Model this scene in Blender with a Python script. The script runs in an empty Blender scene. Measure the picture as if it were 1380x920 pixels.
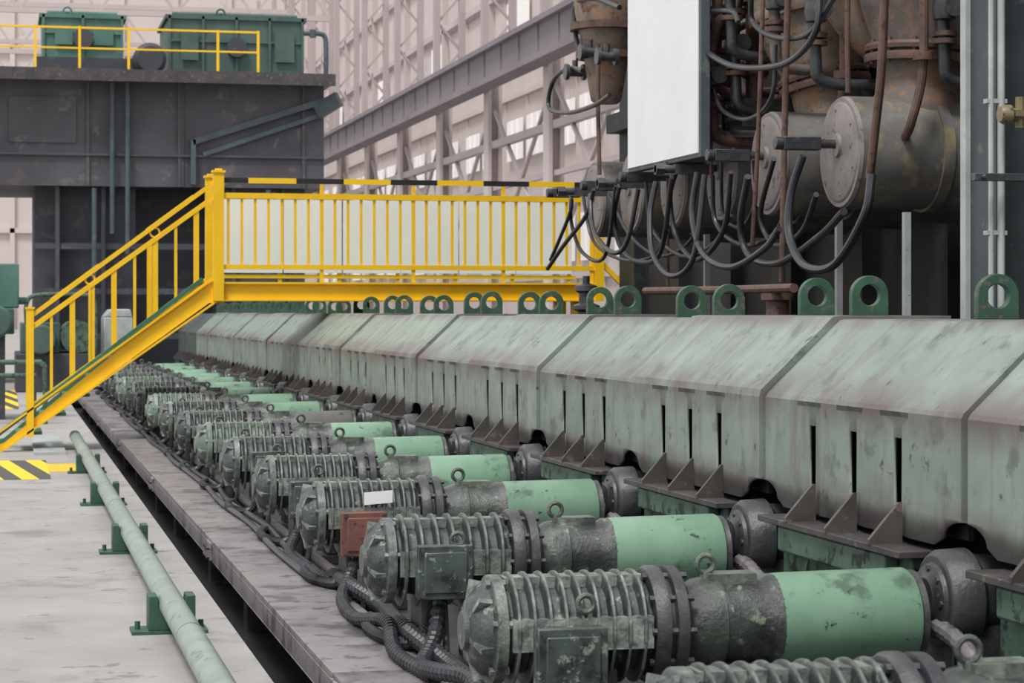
import bpy, bmesh, math, random
from mathutils import Vector, Matrix
random.seed(7)
S=bpy.context.scene
S.view_settings.view_transform='Standard'
COL=S.collection
PI=math.pi
# ---------------------------------------------------------------- materials
def lin(c):
    return tuple([((x/255)/12.92 if x/255<=.04045 else ((x/255+.055)/1.055)**2.4) for x in c]+[1.0])
def M(name,c1,c2=None,c3=None,sc=4,th=.58,rough=.6,metal=0,bump=.12,stretch=(1,1,1),rnd=.0,c4=None,th4=.62,sc4=None,spec=.4,edge=None,band=None,drip=None,dripth=.50):
    m=bpy.data.materials.new(name); m.use_nodes=True
    nt=m.node_tree; N=nt.nodes; L=nt.links; b=N['Principled BSDF']
    b.inputs['Roughness'].default_value=rough; b.inputs['Metallic'].default_value=metal
    b.inputs['Specular IOR Level'].default_value=spec
    c2=c2 or c1
    tc=N.new('ShaderNodeTexCoord'); oi=N.new('ShaderNodeObjectInfo')
    mu=N.new('ShaderNodeMath'); mu.operation='MULTIPLY'; mu.inputs[1].default_value=37.0
    L.new(oi.outputs['Random'],mu.inputs[0])
    va=N.new('ShaderNodeVectorMath'); va.operation='ADD'
    L.new(tc.outputs['Object'],va.inputs[0]); L.new(mu.outputs[0],va.inputs[1])
    mp=N.new('ShaderNodeMapping'); mp.inputs['Scale'].default_value=stretch
    L.new(va.outputs[0],mp.inputs[0])
    def noise(s,d=8,r=.6,vec=None):
        n=N.new('ShaderNodeTexNoise'); n.inputs['Scale'].default_value=s; n.inputs['Detail'].default_value=d; n.inputs['Roughness'].default_value=r
        L.new((vec or mp).outputs[0],n.inputs['Vector']); return n
    def ramp(n,a,bb,c=0,d=1,o=0):
        r=N.new('ShaderNodeMapRange'); r.inputs[1].default_value=a; r.inputs[2].default_value=bb; r.inputs[3].default_value=c; r.inputs[4].default_value=d
        L.new(n.outputs[o],r.inputs[0]); return r
    def mul(a,bb):
        x=N.new('ShaderNodeMath'); x.operation='MULTIPLY'; L.new(a.outputs[0],x.inputs[0]); L.new(bb.outputs[0],x.inputs[1]); return x
    def mix(f,a,bb):
        x=N.new('ShaderNodeMix'); x.data_type='RGBA'
        L.new(f.outputs[0],x.inputs[0])
        for i,v in ((6,a),(7,bb)):
            if isinstance(v,tuple): x.inputs[i].default_value=v
            else: L.new(v,x.inputs[i])
        return x.outputs[2]
    nA=noise(sc); col=mix(ramp(nA,.36,.64),lin(c1),lin(c2))
    nB=noise(sc*2.7,10,.68)
    if drip:
        md=N.new('ShaderNodeMapping'); md.inputs['Scale'].default_value=(.6,2.6,.5); L.new(va.outputs[0],md.inputs[0])
        nD=noise(3,10,.7,md); col=mix(ramp(nD,dripth,dripth+.16,0,.7),col,lin(drip))
    if c4:
        nC=noise(sc4 or sc*.7,9,.65); col=mix(ramp(nC,th4,th4+.09,0,.85),col,lin(c4))
    if band:
        sx=N.new('ShaderNodeSeparateXYZ'); L.new(tc.outputs['Object'],sx.inputs[0])
        nE=noise(2.2,8,.6)
        for zc,wd,st in band[1]:
            s1=N.new('ShaderNodeMath'); s1.operation='SUBTRACT'; s1.inputs[1].default_value=zc; L.new(sx.outputs[2],s1.inputs[0])
            s2=N.new('ShaderNodeMath'); s2.operation='ABSOLUTE'; L.new(s1.outputs[0],s2.inputs[0])
            rr=ramp(s2,wd*.1,wd,1,0); col=mix(mul(rr,ramp(nE,.34,.58,.12,st)),col,lin(band[0]))
    if c3: col=mix(ramp(nB,th,th+.05),col,lin(c3))
    if edge:
        ge=N.new('ShaderNodeNewGeometry')
        rp=N.new('ShaderNodeMapRange'); rp.inputs[1].default_value=.52; rp.inputs[2].default_value=.62; L.new(ge.outputs['Pointiness'],rp.inputs[0])
        col=mix(mul(rp,ramp(nB,.38,.6,.1,.85)),col,lin(edge))
    if rnd:
        h=N.new('ShaderNodeHueSaturation'); r=N.new('ShaderNodeMapRange')
        r.inputs[3].default_value=1-rnd; r.inputs[4].default_value=1+rnd
        L.new(oi.outputs['Random'],r.inputs[0]); L.new(r.outputs[0],h.inputs['Value']); L.new(col,h.inputs['Color']); col=h.outputs[0]
    L.new(col,b.inputs['Base Color'])
    if bump:
        bp=N.new('ShaderNodeBump'); bp.inputs['Strength'].default_value=bump; bp.inputs['Distance'].default_value=.02
        L.new(nB.outputs[0],bp.inputs['Height']); L.new(bp.outputs[0],b.inputs['Normal'])
    return m
def Mstripe(name,dirv,period,ca,cb,rough=.5):
    m=bpy.data.materials.new(name); m.use_nodes=True
    nt=m.node_tree; N=nt.nodes; L=nt.links; b=N['Principled BSDF']; b.inputs['Roughness'].default_value=rough
    tc=N.new('ShaderNodeTexCoord'); d=N.new('ShaderNodeVectorMath'); d.operation='DOT_PRODUCT'; d.inputs[1].default_value=dirv
    L.new(tc.outputs['Object'],d.inputs[0])
    a=N.new('ShaderNodeMath'); a.operation='MULTIPLY'; a.inputs[1].default_value=1/period; L.new(d.outputs['Value'],a.inputs[0])
    f=N.new('ShaderNodeMath'); f.operation='FRACT'; L.new(a.outputs[0],f.inputs[0])
    g=N.new('ShaderNodeMath'); g.operation='GREATER_THAN'; g.inputs[1].default_value=.5; L.new(f.outputs[0],g.inputs[0])
    x=N.new('ShaderNodeMix'); x.data_type='RGBA'; x.inputs[6].default_value=lin(ca); x.inputs[7].default_value=lin(cb)
    L.new(g.outputs[0],x.inputs[0]); L.new(x.outputs[2],b.inputs['Base Color'])
    return m
def Mglow(name,c,s):
    m=M(name,c,bump=0); b=m.node_tree.nodes['Principled BSDF']
    b.inputs['Emission Color'].default_value=lin(c); b.inputs['Emission Strength'].default_value=s
    return m
m_floor=M('concrete_floor',(162,159,156),(148,145,142),(126,123,120),sc=1.6,th=.60,rough=.85,bump=.12,c4=(128,125,122),th4=.55,sc4=1.2)
m_bed=M('oily_bed',(36,38,40),(54,54,54),(78,76,74),sc=2.5,th=.63,rough=.5)
m_trench=M('trench_dirt_slot_shade',(24,26,29),(36,37,40),sc=3)  # trench dirt colour, reused for the shade plate behind the cover slots
m_beam=M('worn_beam_steel',(136,128,128),(114,110,112),(88,84,86),sc=2.6,th=.56,rough=.45,c4=(60,60,64),th4=.54,sc4=2.5)
m_motor=M('greasy_motor',(46,51,52),(70,79,75),(126,138,126),sc=6,th=.60,rough=.30,bump=.6,rnd=.32,c4=(24,26,28),th4=.51,sc4=6,edge=(146,156,146),spec=.75)
m_motor_g=M('greenish_motor',(88,102,94),(112,128,116),(150,162,148),sc=6,th=.58,rough=.36,bump=.45,rnd=.12,c4=(40,44,44),th4=.53,sc4=7,edge=(160,172,160),spec=.6)
m_gear=M('greasy_gearbox',(36,40,42),(78,88,78),(120,130,110),sc=6,th=.59,rough=.3,bump=.55,rnd=.2,c4=(26,28,30),th4=.50,sc4=5,edge=(118,128,116),spec=.7)
m_guard=M('green_guard_paint',(124,156,133),(108,142,119),(52,66,56),sc=4,th=.60,rough=.36,bump=.12,rnd=.12,c4=(80,98,84),th4=.55,sc4=5)
m_guarddark=M('dirty_guard',(86,88,84),(104,102,96),(56,58,56),sc=4,rough=.5)
m_tbox=M('terminal_box_paint',(72,84,78),(52,58,56),(122,132,122),sc=8,th=.57,rough=.36,rnd=.2,c4=(32,35,36),th4=.54,sc4=8,spec=.6)
m_tboxred=M('rusty_box_paint',(124,84,74),(98,68,60),(66,52,48),sc=8,rough=.45)
m_white=M('white_plate',(232,234,234),(226,228,228),(200,200,198),sc=2,th=.72,rough=.5,bump=.0)
m_cond=M('conduit_black',(34,36,40),(54,56,60),(86,84,82),sc=12,rough=.4,bump=.1,th=.66)
m_cover=M('cover_paint',(138,152,142),(122,136,126),(84,76,72),sc=3.5,th=.62,rough=.48,bump=.06,rnd=.08,c4=(98,106,98),th4=.55,sc4=5,drip=(112,104,100),dripth=.50,band=((98,84,86),((.50,.13,.95),(.82,.05,.8),(.10,.12,.9))))
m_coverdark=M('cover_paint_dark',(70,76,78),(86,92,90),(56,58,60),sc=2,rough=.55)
m_shelf=M('dark_shelf_steel',(76,71,70),(58,56,58),(106,98,92),sc=6,rough=.5,rnd=.1)
m_guss=M('gusset_steel',(82,76,72),(62,59,58),(108,90,80),sc=6,rough=.5,rnd=.15)
m_ring=M('green_ring_paint',(58,92,72),(46,76,60),(100,92,80),sc=9,th=.56,rough=.5)
m_frame=M('green_frame_paint',(88,114,97),(68,90,77),(46,50,48),sc=5,th=.53,rough=.5)
m_hub=M('hub_grease',(38,41,45),(58,60,64),(92,90,86),sc=7,th=.63,rough=.32,bump=.35,edge=(80,80,80),spec=.6)
m_yel=M('yellow_paint',(244,196,26),(236,186,24),(190,150,40),sc=4,th=.68,rough=.42,bump=.03)
m_haz=Mstripe('hazard_rail',(1,0,0),1.02,(34,34,36),(246,200,22))
m_hazfloor=Mstripe('hazard_floor',(1,.10,0),.30,(240,198,40),(74,74,72),.7)
m_greenedge=M('stair_green',(70,118,88),(56,100,76),sc=4)
m_pipe=M('pale_green_pipe',(140,154,147),(124,138,131),(92,102,96),sc=5,th=.59,rough=.4,bump=.04)
m_clamp=M('clamp_green',(58,92,76),(44,76,62),(60,60,54),sc=6)
m_mill=M('mill_dark',(88,86,92),(72,71,78),(102,97,100),sc=.8,th=.58,rough=.6,bump=.02,c4=(100,91,90),th4=.56,sc4=.6,drip=(72,69,74))
m_mill2=M('mill_darker',(72,74,81),(60,63,70),(86,84,88),sc=.8,bump=.02)
m_millg=M('mill_green_box',(84,124,114),(72,108,100),(102,112,104),sc=1.6,th=.58,bump=.03)
m_millg2=M('mill_green_dark',(76,100,94),(64,86,82),(88,94,90),sc=1.6,th=.57,bump=.03)
m_hall=M('hall_steel_haze',(192,181,179),(184,173,172),sc=.3,rough=.9,bump=0,spec=.1)  # pale pink colour stands in for haze over the distant steelwork
m_hall2=M('hall_steel_dark_haze',(178,167,167),(170,159,160),sc=.3,rough=.9,bump=0,spec=.1)  # deeper tone of the hall steel, haze mixed into the colour too
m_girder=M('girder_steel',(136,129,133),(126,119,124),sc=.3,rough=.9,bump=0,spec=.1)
m_wall=M('hall_wall_haze',(208,197,193),(200,188,185),(192,179,177),sc=.15,th=.6,rough=.9,bump=0,spec=.1)  # wall colour lifted towards pink to paint in the hall's haze
m_win=Mglow('daylight_pane',(230,226,224),.22)
m_cyl=M('cylinder_steel',(112,109,104),(92,90,88),(130,114,94),sc=2.6,th=.58,rough=.5,c4=(134,124,92),th4=.54,sc4=3,drip=(76,71,68))
m_cylend=M('cylinder_end',(144,136,132),(124,118,116),(96,82,76),sc=5,th=.58,rough=.5)
m_duct=M('duct_steel',(116,107,100),(88,83,81),(136,100,78),sc=4,th=.56,rough=.6,c4=(138,108,86),th4=.53,sc4=3,drip=(70,62,58))
m_ductb=M('duct_beige',(148,134,118),(122,109,99),(116,78,60),sc=4,th=.55,rough=.6,c4=(150,114,86),th4=.52,sc4=3,drip=(84,72,64))
m_rust=M('rusty_pipe',(110,82,71),(84,68,62),(66,55,53),sc=8,th=.56,rough=.6)
m_house=M('machine_housing',(34,36,41),(28,31,35),(48,48,50),sc=1.4,rough=.6,bump=.03)
m_colm=M('column_blue_grey',(80,92,97),(66,76,82),(98,104,104),sc=2,rough=.5)
m_cold=M('column_dark_green',(62,72,74),(50,60,62),(84,88,86),sc=3,th=.6,rough=.5)
m_pale=M('pale_steel',(176,182,182),(156,162,162),(124,124,122),sc=4,th=.62,rough=.45)
m_hose=M('black_hose',(36,38,43),(52,54,60),sc=8,rough=.38,bump=.03,spec=.6)
m_brass=M('brass_valve',(128,116,80),(98,92,72),(70,64,58),sc=10,rough=.4)
# ---------------------------------------------------------------- geometry
def catmull(P,k=8):
    P=[Vector(p) for p in P]; out=[]
    Q=[P[0]*2-P[1]]+P+[P[-1]*2-P[-2]]
    for i in range(1,len(Q)-2):
        a,b,c,d=Q[i-1:i+3]
        for j in range(k):
            t=j/k
            out.append(.5*((2*b)+(c-a)*t+(2*a-5*b+4*c-d)*t*t+(3*b-a-3*c+d)*t**3))
    out.append(P[-1]); return out
class G:
    def __init__(s): s.v=[]; s.f=[]
    def add(s,v,f):
        o=len(s.v); s.v+= [Vector(x) for x in v]; s.f+=[[i+o for i in q] for q in f]; return s
    def box(s,x0,x1,y0,y1,z0,z1):
        return s.add([(x0,y0,z0),(x1,y0,z0),(x1,y1,z0),(x0,y1,z0),(x0,y0,z1),(x1,y0,z1),(x1,y1,z1),(x0,y1,z1)],
          [(0,3,2,1),(4,5,6,7),(0,1,5,4),(1,2,6,5),(2,3,7,6),(3,0,4,7)])
    def bar(s,p0,p1,w,h=None,up=(0,0,1)):
        h=h or w; p0=Vector(p0);p1=Vector(p1); d=(p1-p0).normalized(); up=Vector(up)
        if abs(d.dot(up))>.98: up=Vector((0,1,0))
        a=d.cross(up).normalized(); b=a.cross(d).normalized()
        v=[p+a*sx*w/2+b*sy*h/2 for p in (p0,p1) for sx,sy in ((-1,-1),(1,-1),(1,1),(-1,1))]
        return s.add(v,[(0,3,2,1),(4,5,6,7),(0,1,5,4),(1,2,6,5),(2,3,7,6),(3,0,4,7)])
    def lathe(s,prof,o,ax='x',n=28):
        o=Vector(o); v=[];f=[]
        A={'x':(Vector((1,0,0)),Vector((0,1,0)),Vector((0,0,1))),'y':(Vector((0,1,0)),Vector((0,0,1)),Vector((1,0,0))),'z':(Vector((0,0,1)),Vector((1,0,0)),Vector((0,1,0)))}[ax] if isinstance(ax,str) else ax
        for t,r in prof:
            for i in range(n):
                a=2*PI*i/n; v.append(o+A[0]*t+(A[1]*math.cos(a)+A[2]*math.sin(a))*max(r,.0005))
        for j in range(len(prof)-1):
            for i in range(n):
                k=(i+1)%n; f.append((j*n+i,j*n+k,(j+1)*n+k,(j+1)*n+i))
        f.append(tuple(range(n))[::-1]); f.append(tuple((len(prof)-1)*n+i for i in range(n)))
        return s.add(v,f)
    def cyl(s,p0,p1,r,n=12,r2=None):
        p0=Vector(p0);p1=Vector(p1); d=p1-p0; L=d.length; d.normalize()
        u=Vector((0,0,1)) if abs(d.z)<.95 else Vector((1,0,0)); a=d.cross(u).normalized(); b=d.cross(a)
        return s.lathe([(0,r),(L,r2 if r2 else r)],p0,(d,a,b),n)
    def tube(s,pts,r,n=10,sm=True,k=8,rf=None):
        P=catmull(pts,k) if sm else [Vector(p) for p in pts]
        v=[];f=[]; a=None
        for i,p in enumerate(P):
            d=(P[min(i+1,len(P)-1)]-P[max(i-1,0)]).normalized()
            if a is None:
                u=Vector((0,0,1)) if abs(d.z)<.9 else Vector((1,0,0)); a=d.cross(u).normalized()
            else: a=(a-d*a.dot(d)).normalized()
            b=d.cross(a); rr=r if rf is None else rf(i)
            for j in range(n):
                t=2*PI*j/n; v.append(p+(a*math.cos(t)+b*math.sin(t))*rr)
        for i in range(len(P)-1):
            for j in range(n):
                k2=(j+1)%n; f.append((i*n+j,i*n+k2,(i+1)*n+k2,(i+1)*n+j))
        f.append(tuple(range(n))[::-1]); f.append(tuple((len(P)-1)*n+j for j in range(n)))
        return s.add(v,f)
    def prism(s,poly,ax,a,b):
        n=len(poly)
        def mk(p,t): return (t,p[0],p[1]) if ax=='x' else ((p[0],t,p[1]) if ax=='y' else (p[0],p[1],t))
        v=[mk(p,a) for p in poly]+[mk(p,b) for p in poly]
        f=[tuple(range(n))[::-1],tuple(range(n,2*n))]+[(i,(i+1)%n,n+(i+1)%n,n+i) for i in range(n)]
        return s.add(v,f)
    def torus(s,c,R,r,ax='y',n=20,m=8):
        c=Vector(c); A={'x':(Vector((0,1,0)),Vector((0,0,1)),Vector((1,0,0))),'y':(Vector((1,0,0)),Vector((0,0,1)),Vector((0,1,0))),'z':(Vector((1,0,0)),Vector((0,1,0)),Vector((0,0,1)))}[ax]
        v=[];f=[]
        for i in range(n):
            t=2*PI*i/n; d=A[0]*math.cos(t)+A[1]*math.sin(t)
            for j in range(m):
                q=2*PI*j/m; v.append(c+d*(R+r*math.cos(q))+A[2]*r*math.sin(q))
        for i in range(n):
            for j in range(m):
                f.append((i*m+j,((i+1)%n)*m+j,((i+1)%n)*m+(j+1)%m,i*m+(j+1)%m))
        return s.add(v,f)
    def lug(s,c,ro,ri,th,depth,n=32):   # round-topped plate with a hole, normal Y
        c=Vector(c); v=[];f=[]
        for y in (-th/2,th/2):
            for r in (ro,ri):
                for i in range(n):
                    t=2*PI*i/n; cx,cz=math.cos(t),math.sin(t)
                    if r==ro and cz<-1e-6:
                        q=1/max(abs(cx),abs(cz)); x,z=r*cx*q,depth*cz*q
                    else: x,z=r*cx,r*cz
                    v.append(c+Vector((x,y,z)))
        for i in range(n):
            k=(i+1)%n
            f+=[(i,k,n+k,n+i),(2*n+i,3*n+i,3*n+k,2*n+k),(i,2*n+i,2*n+k,k),(n+i,n+k,3*n+k,3*n+i)]
        return s.add(v,f)
    def mesh(s,name,off,ang=35):
        me=bpy.data.meshes.new(name); off=Vector(off)
        me.from_pydata([tuple(x-off) for x in s.v],[],s.f)
        bm=bmesh.new(); bm.from_mesh(me); bmesh.ops.recalc_face_normals(bm,faces=bm.faces); bm.to_mesh(me); bm.free()
        me.polygons.foreach_set('use_smooth',[True]*len(me.polygons)); me.set_sharp_from_angle(angle=math.radians(ang)); me.update()
        return me
ROOT={}
def thing(name,label,cat,loc,group=None):
    o=bpy.data.objects.new(name,None); COL.objects.link(o); o.location=loc; o.empty_display_size=.1
    o['label']=label; o['category']=cat
    if group: o['group']=group
    ROOT[o]=Vector(loc); return o
def bevel(o,w):
    b=o.modifiers.new('bevel','BEVEL'); b.width=w; b.segments=2; b.limit_method='ANGLE'; b.angle_limit=math.radians(50)
def part(par,name,g,mat,label=None,bev=0,ang=35):
    o=bpy.data.objects.new(name,g.mesh(name,ROOT[par],ang)); o.data.materials.append(mat); COL.objects.link(o); o.parent=par
    if label: o['label']=label
    if bev: bevel(o,bev)
    ROOT[o]=ROOT[par]
    return o
def solo(name,label,cat,g,mat,loc,group=None,bev=0,kind=None,ang=35):
    o=bpy.data.objects.new(name,g.mesh(name,loc,ang)); o.data.materials.append(mat); COL.objects.link(o); o.location=loc
    if kind: o['kind']=kind
    if label: o['label']=label
    if cat: o['category']=cat
    if group: o['group']=group
    if bev: bevel(o,bev)
    ROOT[o]=Vector(loc)
    return o
def dup(root,delta):
    n=root.copy(); COL.objects.link(n); n.location=root.location+Vector(delta)
    def rec(src,dst):
        for c in list(src.children):
            q=c.copy(); COL.objects.link(q); q.parent=dst; rec(c,q)
    rec(root,n); return n
F=3000.0; TH=math.atan2(685,F); SN=math.sin(TH); CS=math.cos(TH); H=1.45
def at(px,py,X):
    """surveyed point lying on the vertical plane at lateral distance X"""
    D=F*X/(CS*(px-5)); return (X,(D-X*SN)/CS,H+(420-py)*D/F)
# ---------------------------------------------------------------- camera
cd=bpy.data.cameras.new('camera'); cam=bpy.data.objects.new('camera',cd); COL.objects.link(cam)
cd.sensor_width=36; cd.lens=36*F/1380; cd.shift_y=-40/1380
cam.location=(0,0,H); cam.rotation_euler=(PI/2,0,-TH); S.camera=cam
cd.clip_end=1000; cd.dof.use_dof=True; cd.dof.focus_distance=10.0; cd.dof.aperture_fstop=9
# ---------------------------------------------------------------- light
w=bpy.data.worlds.new('world'); S.world=w; w.use_nodes=True
bg=w.node_tree.nodes['Background']; bg.inputs[0].default_value=lin((243,243,244)); bg.inputs[1].default_value=1.1
sd=bpy.data.lights.new('sun','SUN'); sd.energy=2.8; sd.angle=math.radians(14); sd.color=(1,.985,.96)
so=bpy.data.objects.new('sun',sd); COL.objects.link(so); so.rotation_euler=(math.radians(22),math.radians(-20),0)
# ---------------------------------------------------------------- structure
g=G().box(-30,1.03,-3,190,-.4,0).box(1.03,1.20,-3,190,-.6,-.35)
solo('floor',None,None,g,m_floor,(0,0,0),kind='structure')
g=G().box(1.03,1.62,-3,45,-.36,-.3)
solo('trim_1','dark dirty trench bottom',None,g,m_trench,(1.3,0,-.3),kind='structure')
g=G().box(1.62,9,-3,44,-.3,0)
solo('trim_2','oily dark machine foundation',None,g,m_bed,(3,0,0),kind='structure')
g=G().box(9,40,-3,190,-.3,0).box(1.62,9,44,190,-.3,0).box(1.03,1.62,45,190,-.3,0)
solo('trim_3','concrete hall ground',None,g,m_floor,(20,0,0),kind='structure')
g=G().box(26,26.3,40,190,0,32)
for i in range(30): g.box(25.9,26,40+i*5,40.15+i*5,0,32)
for z in (3,7,12.5,14.5,18,22): g.box(25.8,26,40,190,z,z+.3)
solo('wall_right','pale pink-grey haze-tinted sheet-metal hall wall',None,g,m_wall,(26,100,0),kind='structure')
g=G().box(-40,26.3,190,190.4,0,36)
for i in range(15): g.box(-40+i*4.5,-39.6+i*4.5,189.7,190,0,36)
for z in (8,13,18,23): g.box(-40,26,189.7,190,z,z+.4)
solo('wall_back','pale pink-grey haze-tinted end wall of the hall',None,g,m_wall,(0,190,0),kind='structure')
n=1
for i in range(10):
    y0=84+i*10.6
    for dy,wd in ((.9,3.6),(5.4,3.6)):
        for z0,z1 in ((9.3,11.4),(3.8,6.0)):
            g=G().box(25.8,25.84,y0+dy,y0+dy+wd,z0,z1)
            for j in (1,2): g.box(25.74,25.8,y0+dy+wd*j/3-.06,y0+dy+wd*j/3+.06,z0,z1)
            solo('window_%d'%n,'pale daylight window pane',None,g,m_win,(25.8,y0+dy,z0),kind='structure'); n+=1
for i in range(5):
    y0=88+i*21.2
    g=G().box(25.8,25.84,y0,y0+5,15.2,17.6)
    solo('window_%d'%n,'pale upper daylight window pane',None,g,m_win,(25.8,y0,15.2),kind='structure'); n+=1
# hall columns
col=thing('hall_column','pale pink haze-tinted steel hall column carrying the crane runway','column',(20,70,0),'hall columns')
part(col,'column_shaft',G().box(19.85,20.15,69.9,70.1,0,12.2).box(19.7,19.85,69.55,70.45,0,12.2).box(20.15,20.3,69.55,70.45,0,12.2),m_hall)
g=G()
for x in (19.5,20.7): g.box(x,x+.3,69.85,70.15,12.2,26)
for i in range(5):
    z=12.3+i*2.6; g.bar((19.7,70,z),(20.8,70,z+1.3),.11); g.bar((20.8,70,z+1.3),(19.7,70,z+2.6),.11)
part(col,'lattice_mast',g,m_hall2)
for i in range(1,11): dup(col,(0,10.6*i,0))
g=G().box(18.95,19.25,60,185,10.8,11.9).box(18.7,19.5,60,185,11.9,12.1).box(18.7,19.5,60,185,10.55,10.8)
for i in range(40): g.box(18.88,18.95,60+i*3.1,60.08+i*3.1,10.8,11.9)
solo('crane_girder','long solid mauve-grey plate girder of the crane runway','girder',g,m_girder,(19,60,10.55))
for i in range(10):
    y0=70+10.6*i
    g=G().bar((20,y0+.46,3.5),(20,y0+10.14,9.8),.14).bar((20,y0+10.14,3.5),(20,y0+.46,9.8),.14).bar((20,y0+.46,8.4),(20,y0+10.14,8.4),.3).bar((20,y0+.46,6.6),(20,y0+10.14,6.6),.2)
    solo('cross_brace','pinkish haze-tinted steel cross brace between hall columns','brace',g,m_hall2,(20,y0,3.5),'cross braces')
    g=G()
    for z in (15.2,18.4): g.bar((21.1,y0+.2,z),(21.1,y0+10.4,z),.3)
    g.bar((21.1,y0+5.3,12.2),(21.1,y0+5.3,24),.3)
    solo('wall_rail','pinkish haze-tinted steel rails between hall columns','beam',g,m_hall,(21.1,y0,14.2),'steel rails')
for i in range(3):
    y0=125+20*i; g=G()
    for z in (18,21): g.bar((-25,y0,z),(18,y0,z),.3)
    for j in range(10): g.bar((-25+4.3*j,y0,18),(-22.8+4.3*j,y0,21),.14).bar((-22.8+4.3*j,y0,21),(-20.7+4.3*j,y0,18),.14)
    solo('roof_truss','pale pink haze-tinted roof truss spanning the hall','truss',g,m_hall,(0,y0,18),'roof trusses')
# ---------------------------------------------------------------- floor pipe
g=G().cyl((.74,3,.13),(.74,24.2,.13),.058,20)
for y in (9.1,15.2): g.cyl((.74,y,.13),(.74,y+.02,.13),.061,20)
solo('floor_pipe','long pale green steel pipe running along the floor','pipe',g,m_pipe,(.74,3,.07))
cl=thing('pipe_clamp','dark green compact steel pipe clamp bolted to the floor','pipe clamp',(.74,10.2,0),'pipe clamps')
part(cl,'base_plate',G().box(.56,.90,10.1,10.3,0,.015),m_clamp)
part(cl,'saddle',G().prism([(.635,.015),(.845,.015),(.845,.17),(.805,.17),(.80,.13),(.775,.085),(.74,.07),(.705,.085),(.68,.13),(.675,.17),(.635,.17)],'y',10.12,10.28),m_clamp,bev=.004)
for x in (.59,.875): part(cl,'bolt',G().cyl((x,10.2,.015),(x,10.2,.05),.014,6),m_clamp)
for i in (1,2,3): dup(cl,(0,3.4*i,0))
# ---------------------------------------------------------------- channel beams
bm_=thing('channel_beam','worn brown-grey steel channel beam with oil stains','steel beam',(1.4,3.1,-.3),'channel beams')
y0,y1=3.1,8.28
part(bm_,'beam_web',G().box(1.2,1.6,y0,y1,.07,.1).box(1.2,1.22,y0,y1,-.02,.07).box(1.58,1.6,y0,y1,-.02,.07).box(1.2,1.25,y0,y1,-.03,-.02),m_beam,bev=.004)
part(bm_,'splice_plate',G().box(1.185,1.2,y1-.28,y1-.03,-.02,.085),m_beam,bev=.003)
for k in range(6):
    part(bm_,'bolt',G().cyl((1.165,y1-.25+.1*(k%3),.0+.055*(k//3)),(1.19,y1-.25+.1*(k%3),.0+.055*(k//3)),.012,6),m_shelf)
for y in (4,7): part(bm_,'support_leg',G().box(1.3,1.5,y,y+.2,-.3,.07),m_shelf)
for i in range(1,7): dup(bm_,(0,5.2*i,0))
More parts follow.
